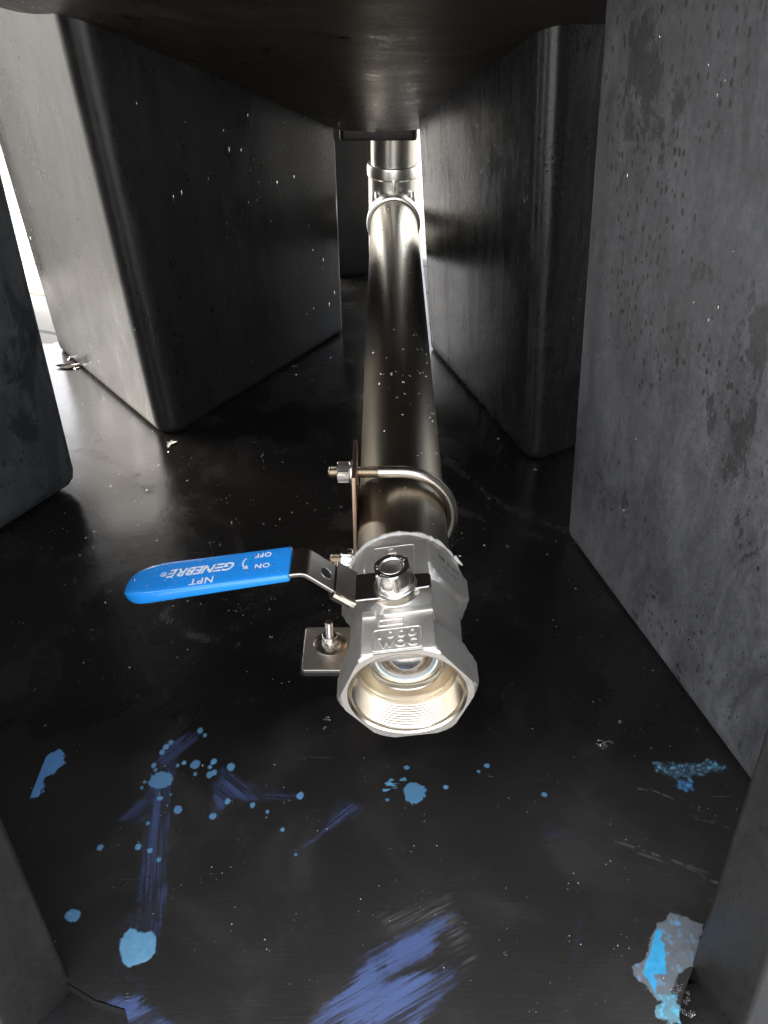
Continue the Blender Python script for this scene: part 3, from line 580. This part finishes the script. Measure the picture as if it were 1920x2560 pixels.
# dark hole pressed through the ramp: a countersunk ring with a dark well
import_dir = Vector((-13, 0, 15)).normalized(); nrm = Vector((15, 0, 13)).normalized()*1
nrm = Vector((.755, 0, .655)); hc = Vector((-45.6, 59.5, hz+16.9))
ringm = lathe([(5.2, 1.45), (5.0, 1.62), (4.4, 1.6), (4.2, 1.2), (4.2, -1.6)], hc, nrm, 32, False, False)
ringm.build('hole_rim', M['bolt'], lev)
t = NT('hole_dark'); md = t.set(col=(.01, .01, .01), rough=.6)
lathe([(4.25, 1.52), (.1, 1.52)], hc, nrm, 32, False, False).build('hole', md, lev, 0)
# sliding lock folded round the lever
lk = MB()
prof_l = [(43.2, -1), (43.2, 2), (44, 3), (60, 3), (74.6, 3), (76.4, 2.2), (77.2, 0), (76.6, -3.2), (75, -4.6), (72, -5), (66, -5)]
def sheet(profile, p0, p1, nrm_, th=1.4):
    p0 = Vector(p0); p1 = Vector(p1); rings = []
    for P in (p0, p1):
        o_ = [P + Vector((0, y_, 0)) + nrm_*h for y_, h in profile]; i_ = []
        for k_, (y_, h) in enumerate(profile):
            a_ = profile[max(k_-1, 0)]; b_ = profile[min(k_+1, len(profile)-1)]; d = Vector((b_[0]-a_[0], b_[1]-a_[1])).normalized()
            i_.append(P + Vector((0, y_ + d.y*th, 0)) + nrm_*(h - d.x*th))
        rings.append(o_ + i_[::-1])
    mb = MB(); mb.add(*loft(rings)); return mb
mir = [(120-y_, h) for y_, h in prof_l]
lk = sheet(mir[::-1], (-40.5, 0, hz+11), (-29.0, 0, hz-1.2), nrm, 1.2)
lk.build('locking_slide', M['plate'], lev, 30)
# blue sleeve
def sleeve():
    gz = hz+29.6; rings = []
    xs = [-66, -66.5, -67.5] + list(np.linspace(-75, -150, 9)) + [-158, -164, -169, -173, -176, -178, -179.3, -180]
    for x_ in xs:
        u = max(0, (-150-x_)/30); a_ = 44.2; b_ = 75.6
        if u > 0: b_ = 75.6 - 19*(1-math.sqrt(max(0, 1-u**2.2))); a_ = 44.2 + 7.5*(1-math.sqrt(max(0, 1-max(0, (u-.35)/.65)**2.2)))
        h = 3.5*(1 if u < .7 else math.sqrt(max(.06, 1-((u-.7)/.3)**2*.94)))
        k = 1.0
        if x_ > -66.3: k = .93; h *= .9
        n = 40; c = (a_+b_)/2; w_ = (b_-a_)/2*k; ring = []
        for j in range(n):
            t_ = 2*math.pi*j/n; ct, st = math.cos(t_), math.sin(t_)
            hb = 1 + (1.6*max(0, (-66-x_)/114) if st < 0 else 0); ring.append(Vector((x_, c + w_*math.copysign(abs(ct)**.28, ct), gz + h*hb*math.copysign(abs(st)**.55, st))))
        rings.append(ring)
    mb = MB(); mb.add(*loft(rings)); return mb, gz
sv, gz = sleeve(); slv = sv.build('grip_sleeve', M['blue'], lev, 50)
tx = MB(); zt = gz+3.52
def put(mb, x_, y_): tx.merge(mb.xf(T(x_, y_, zt) @ R_(180, 'Z')))
def logo():
    """heavy slanted lettering whose second letter is three bars"""
    m_ = MB(); x_ = 0
    for ch in 'G=NEBRE':
        if ch == '=':
            for yy in (3.75, .2, -3.45): m_.merge(box(x_+yy*.35, x_+6.6+yy*.35, yy-.95, yy+.95, -.04, .04))
            x_ += 7.4; continue
        g_ = font_mesh(ch, 12.6, .04, .35, 'LEFT', bold=.34); lo = min(v[0]-.35*v[1] for v in g_.v); hi = max(v[0]-.35*v[1] for v in g_.v)
        m_.merge(g_.xf(T(x_-lo, 0, 0))); x_ += hi-lo+.75
    m_.v = [(v[0]-x_/2, v[1], v[2]) for v in m_.v]; return m_
lg = logo(); W_ = max(v[0] for v in lg.v)-min(v[0] for v in lg.v); lg.v = [(v[0]*47/W_, v[1]*.86, v[2]) for v in lg.v]
put(lg, -127.5, 61.5); put(font_mesh('®', 6, .04, bold=.04), -153.5, 61.5)
put(font_mesh('NPT', 8.4, .04, .0, bold=.12, spacing=1.1), -125, 50.0)
put(font_mesh('OFF', 6.2, .04, bold=.12, spacing=1.1), -85, 68.6); put(font_mesh('ON', 6.4, .04, bold=.12, spacing=1.1), -84.5, 57.5)
arc = [Vector((-95.5+2.9*math.cos(t_), 62.2+4.8*math.sin(t_), zt+.05)) for t_ in np.linspace(math.radians(105), math.radians(250), 14)]
for p, q in zip(arc, arc[1:]):
    d = (q-p).normalized(); w_ = Vector((-d.y, d.x, 0))*.55; tx.add([p+w_, q+w_, q-w_, p-w_], [(0, 1, 2, 3)])
tip = arc[-1]; tx.add([tip+Vector((2.8, -1.8, 0)), tip+Vector((.9, 2.0, 0)), tip+Vector((-1.5, -1.0, 0))], [(0, 1, 2)])
tx.build('lettering', M['ink'], slv, 0)
# stem nut, washers
SY = 57
lathe([(6, 0), (14.2, 0), (14.7, .5), (14.7, 1.9), (14.2, 2.4), (6, 2.4)], (0, SY, 45.6), (0, 0, 1), 48, False, False).build('washer', M['bolt'], valve)
lathe([(6, 0), (13.2, 0), (13.7, .5), (13.7, 1.7), (13.2, 2.2), (6, 2.2)], (0, SY, 47.7), (0, 0, 1), 48, False, False).build('washer', M['bolt'], valve)
lathe([(6, 0), (17, 0), (17.5, .5), (17.5, 1.4), (17, 1.8), (6, 1.8)], (0, SY, 40.9), (0, 0, 1), 48, False, False).build('washer', M['fitting'], valve)
a_, u_, w_ = frame((0, 0, 1))
nt = hexnut(23.4, 13.5, (0, 0, 1), (0, 0, 0), 7.6).xf(T(0, SY, 49.9) @ R_(22, 'Z')); nut = nt.build('stem_nut', M['bolt'], valve, 25)
stt = MB()
for s_, an in (('A2-70', 0), ('THE', 165), ('02', 95)):
    for i_, ch in enumerate(s_):
        an_ = an - i_*15; stt.merge(font_mesh(ch, 2.6, .12).xf(T(0, SY, 63.4) @ R_(an_, 'Z') @ T(0, 9.6, 0)))
stt.build('stamped_letters', M['bolt'], nut, 0)
lathe([(.1, 61.2), (4.5, 61.4), (6.4, 62.4), (7.0, 62.6), (7.9, 61.8), (7.9, 56)], (0, SY, 0), (0, 0, 1), 40, False, False).build('stem', M['fitting'], valve)

# ---------------------------------------------------------------- pipe bracket and its fixings
br_ = thing('pipe_bracket', (-60, 553, 0), 'bent steel angle bracket standing on the floor left of the pipe', 'bracket')
BO = T(60, -553, 0)
up = MB(); up.add(*loft([[Vector((x_, y_, z_)) for x_, y_ in ((-40.2, 525), (-37, 525), (-37, 581), (-40.2, 581))] for z_ in (6.5, 220)]))
up = box(-40.3, -37.1, 525, 581, 5.5, 221, .7)
up.xf(BO).build('upright', M['cut'], br_)
prism([(-92, 525), (-37.1, 525), (-37.1, 581), (-92, 581)], [3, .6, .6, 3], .6, 4.6, .5).xf(BO).build('foot', M['foot'], br_)
prism([(-94, 522), (-36, 522), (-36, 583), (-94, 583)], 2, -1, .7).xf(BO).build('gasket', M['leg_wet'], br_)
ub = thing('u_bolt', (0, 552, PZ), 'bent round steel clamp bolt hooked over the drain pipe', 'u-bolt')
path = [(-60, 552, PZ+46), (-20, 552, PZ+46), (-2, 552, PZ+46)] + [(-2+44*math.sin(t_), 552, PZ+46*math.cos(t_)) for t_ in np.linspace(.12, math.pi-.12, 30)] + [(-2, 552, PZ-46), (-20, 552, PZ-46), (-62, 552, PZ-46)]
UO = T(0, -552, -PZ)
tube(path[1:-1], 4.9, 24).xf(UO).build('rod', M['ubolt'], ub, 50)
for s_, x0 in ((46, -60), (-46, -62)):
    threaded(4.95, 42, (1, 0, 0), (x0, 552, PZ+s_), 1.5).xf(UO).build('threaded_end', M['thread'], ub, 40)
for s_, rot in ((46, 12), (-46, 40)):
    w = thing('nut', (-43, 552, PZ+s_), 'hexagon nut with washer on the %s threaded end of the clamp bolt' % ('upper' if s_ > 0 else 'lower'), 'nut', 'nuts on the pipe clamp')
    hexnut(17, 9.6, (-1, 0, 0), (0, 0, 0), 4.6).xf(R_(rot, 'X')).build('hex_body', M['bolt'], w, 25)
    lathe([(5, 0), (9.6, 0), (10, .4), (10, 1.6), (9.6, 2), (5, 2)], (2.3, 0, 0), (-1, 0, 0), 40, False, False).build('washer', M['bolt'], w)
an = thing('anchor_bolt', (-67, 558, 4.6), 'upright threaded stud with two nuts and a round washer on the bracket foot', 'bolt')
lathe([(4, 0), (15.2, 0), (15.8, .3), (15.8, 1.3), (15.2, 1.7), (4, 1.7)], (0, 0, 0), (0, 0, 1), 56, False, False).build('washer', M['lever'], an)
hexnut(14, 5.8, (0, 0, 1), (0, 0, 1.8), 3.4).xf(R_(10, 'Z')).build('nut', M['bolt'], an, 25)
hexnut(12.6, 5.2, (0, 0, 1), (0, 0, 7.5), 3.4).xf(R_(35, 'Z')).build('nut', M['bolt'], an, 25)
threaded(3.5, 30, (0, 0, 1), (0, 0, 0), 1.6).build('stud', M['bolt'], an, 40)

# ---------------------------------------------------------------- water drops and litter
def blob_mesh():
    bm = bmesh.new(); bmesh.ops.create_icosphere(bm, subdivisions=2, radius=1); return frombm(bm)
SPH = blob_mesh()
def drops(items):
    """items: centre, (a, b) tangential radii, height, normal, up"""
    V = []; F = []
    base = np.array(SPH.v); fb = SPH.f
    for c, ra, rb, h, nn, tu in items:
        nn = Vector(nn).normalized(); tu = Vector(tu); tu = (tu-nn*tu.dot(nn)).normalized(); sd_ = nn.cross(tu)
        A = np.array([sd_, tu, nn]).T; w = 1+.18*np.sin(base[:, :1]*3+rng.random()*6)
        p = (base*w*np.array([ra, rb, h])) @ A.T + np.array(c); b0 = len(V); V += p.tolist(); F += [tuple(i+b0 for i in f) for f in fb]
    mb = MB(); mb.v = V; mb.f = F; return mb
it = []
for _ in range(900):     # floor
    x_, y_ = rng.uniform(-420, 280), 205+1000*rng.random()**1.2
    if sdpoly(np.array([x_]), np.array([y_]), FLOOR)[0] > -5: continue
    r = .35+1.0*rng.random()**4; it.append(((x_, y_, .2), r*(1+.5*rng.random()), r, r*.45, (0, 0, 1), (rng.normal(), rng.normal(), 0)))
for x_, y_, r in ((172, 446, 7), (-186, 243, 4), (-172, 233, 3), (-169, 226, 2.5), (-171, 219, 2.5), (180, 250, 3.5), (184, 242, 3), (181, 234, 4), (-262, 470, 3), (-66, 470, 3.5), (-68, 462, 2.4), (192, 468, 2.2), (-480, 1140, 8), (-505, 1170, 5)):
    for k in range(3): it.append(((x_+rng.normal()*r*.5, y_+rng.normal()*r*.5, .2), r*.6, r*.45, r*.25, (0, 0, 1), (rng.normal(), rng.normal(), 0)))
tag(drops(it).build('water_drops', M['water'], None, 0), 'clear water drops scattered over the black floor', kind='stuff')
it = []
for _ in range(170):     # pipe
    th_ = rng.normal(0, .75); y_ = 490+800*rng.random(); r = .5+.8*rng.random()**2
    nn = (math.sin(th_), 0, math.cos(th_)); it.append(((36.5*nn[0], y_, PZ+36.5*nn[2]), r, r*1.2, r*.5, nn, (0, 1, 0)))
tag(drops(it).build('water_drops', M['water'], None, 0), 'small clear drops beaded on the steel pipe', kind='stuff')
it = []
for _ in range(34):      # grip
    x_ = -64-112*rng.random(); y_ = rng.uniform(48, 72); r = .5+.9*rng.random()**2; it.append(((x_, y_, gz+3.5), r, r, r*.5, (0, 0, 1), (0, 1, 0)))
for _ in range(30):      # valve flank
    y_ = rng.uniform(38, 76); th_ = rng.uniform(-.1, .8); r = .4+.6*rng.random(); nn = (math.cos(th_), 0, math.sin(th_)); it.append(((39.3*nn[0], y_, 39.3*nn[2]), r, r, r*.5, nn, (0, 1, 0)))
o = drops(it).build('water_drops', M['water'], valve, 0); o['kind'] = 'stuff'
def leg_face_drops(p0, p1, l0, l1, n, zr, big):
    it = []; d = Vector((p1[0]-p0[0], p1[1]-p0[1], 0)); nn = Vector((d.y, -d.x, 0)).normalized()
    if nn.dot(Vector((-15-p0[0], -p0[1], 0))) < 0: nn = -nn
    for _ in range(n):
        u = rng.uniform(.12, .95); z_ = rng.uniform(*zr); r = big*(.4+.8*rng.random()**2)
        x_ = p0[0]+d.x*u + (l0*(1-u)+l1*u)*z_; y_ = p0[1]+d.y*u
        it.append(((x_, y_, z_), r, r*rng.uniform(1.1, 2.6), r*.3, nn, (0, 0, 1)))
    return it
it = leg_face_drops((-301, 933), (-534, 1208), -.046, -.035, 70, (180, 470), 1.2) + leg_face_drops((-301, 933), (-81, 1268), -.046, -.006, 60, (40, 430), 1.6) \
   + leg_face_drops((190.7, 733.6), (308, 318), -.079, -.079, 60, (60, 560), .9) + leg_face_drops((173, 878), (57.8, 1208), -.074, -.084, 50, (20, 400), 1.3)
o = drops(it).xf(OFF).build('water_drops', M['water'], tank, 0); o['kind'] = 'stuff'
def flake(name, loc, label, cat, mat, pts, curl=.3):
    P = [Vector((x_, y_, curl*abs(x_)*.5+.6)) for x_, y_ in pts]; n = len(P)
    mb = MB(); mb.add(P+[p-Vector((0, 0, .4)) for p in P], [tuple(range(n)), tuple(range(n, 2*n))[::-1]]+[(i, (i+1) % n, (i+1) % n+n, i+n) for i in range(n)])
    o = mb.build(name, mat, None, 0); o.location = Vector(loc)*S; return tag(o, label, cat)
flake('feather_scrap', (-297, 924, 1), 'tiny pale scrap lying at the bottom corner of the left rear leg', 'litter', M['debris'], [(-2, -9), (1, -12), (2, -4), (6, -2), (10, 2), (4, 3), (1, 8), (-1, 3), (-5, 2), (-3, -2)])
flake('leaf_scrap', (-498, 1143, 1), 'small dark leaf scrap on the floor beside the left rear leg', 'litter', M['leaf'], [(-18, -2), (-8, -7), (4, -8), (16, -3), (22, 5), (10, 6), (2, 11), (-4, 5), (-12, 4)], .25)
flake('pale_shaving', (-508, 1262, 1), 'curly white shaving at the outer bottom edge of the left rear leg', 'litter', M['debris'], [(-22, -4), (-14, -8), (-8, -3), (-2, -8), (6, -2), (12, -7), (22, 0), (14, 5), (4, 4), (-4, 7), (-12, 2)], .2)
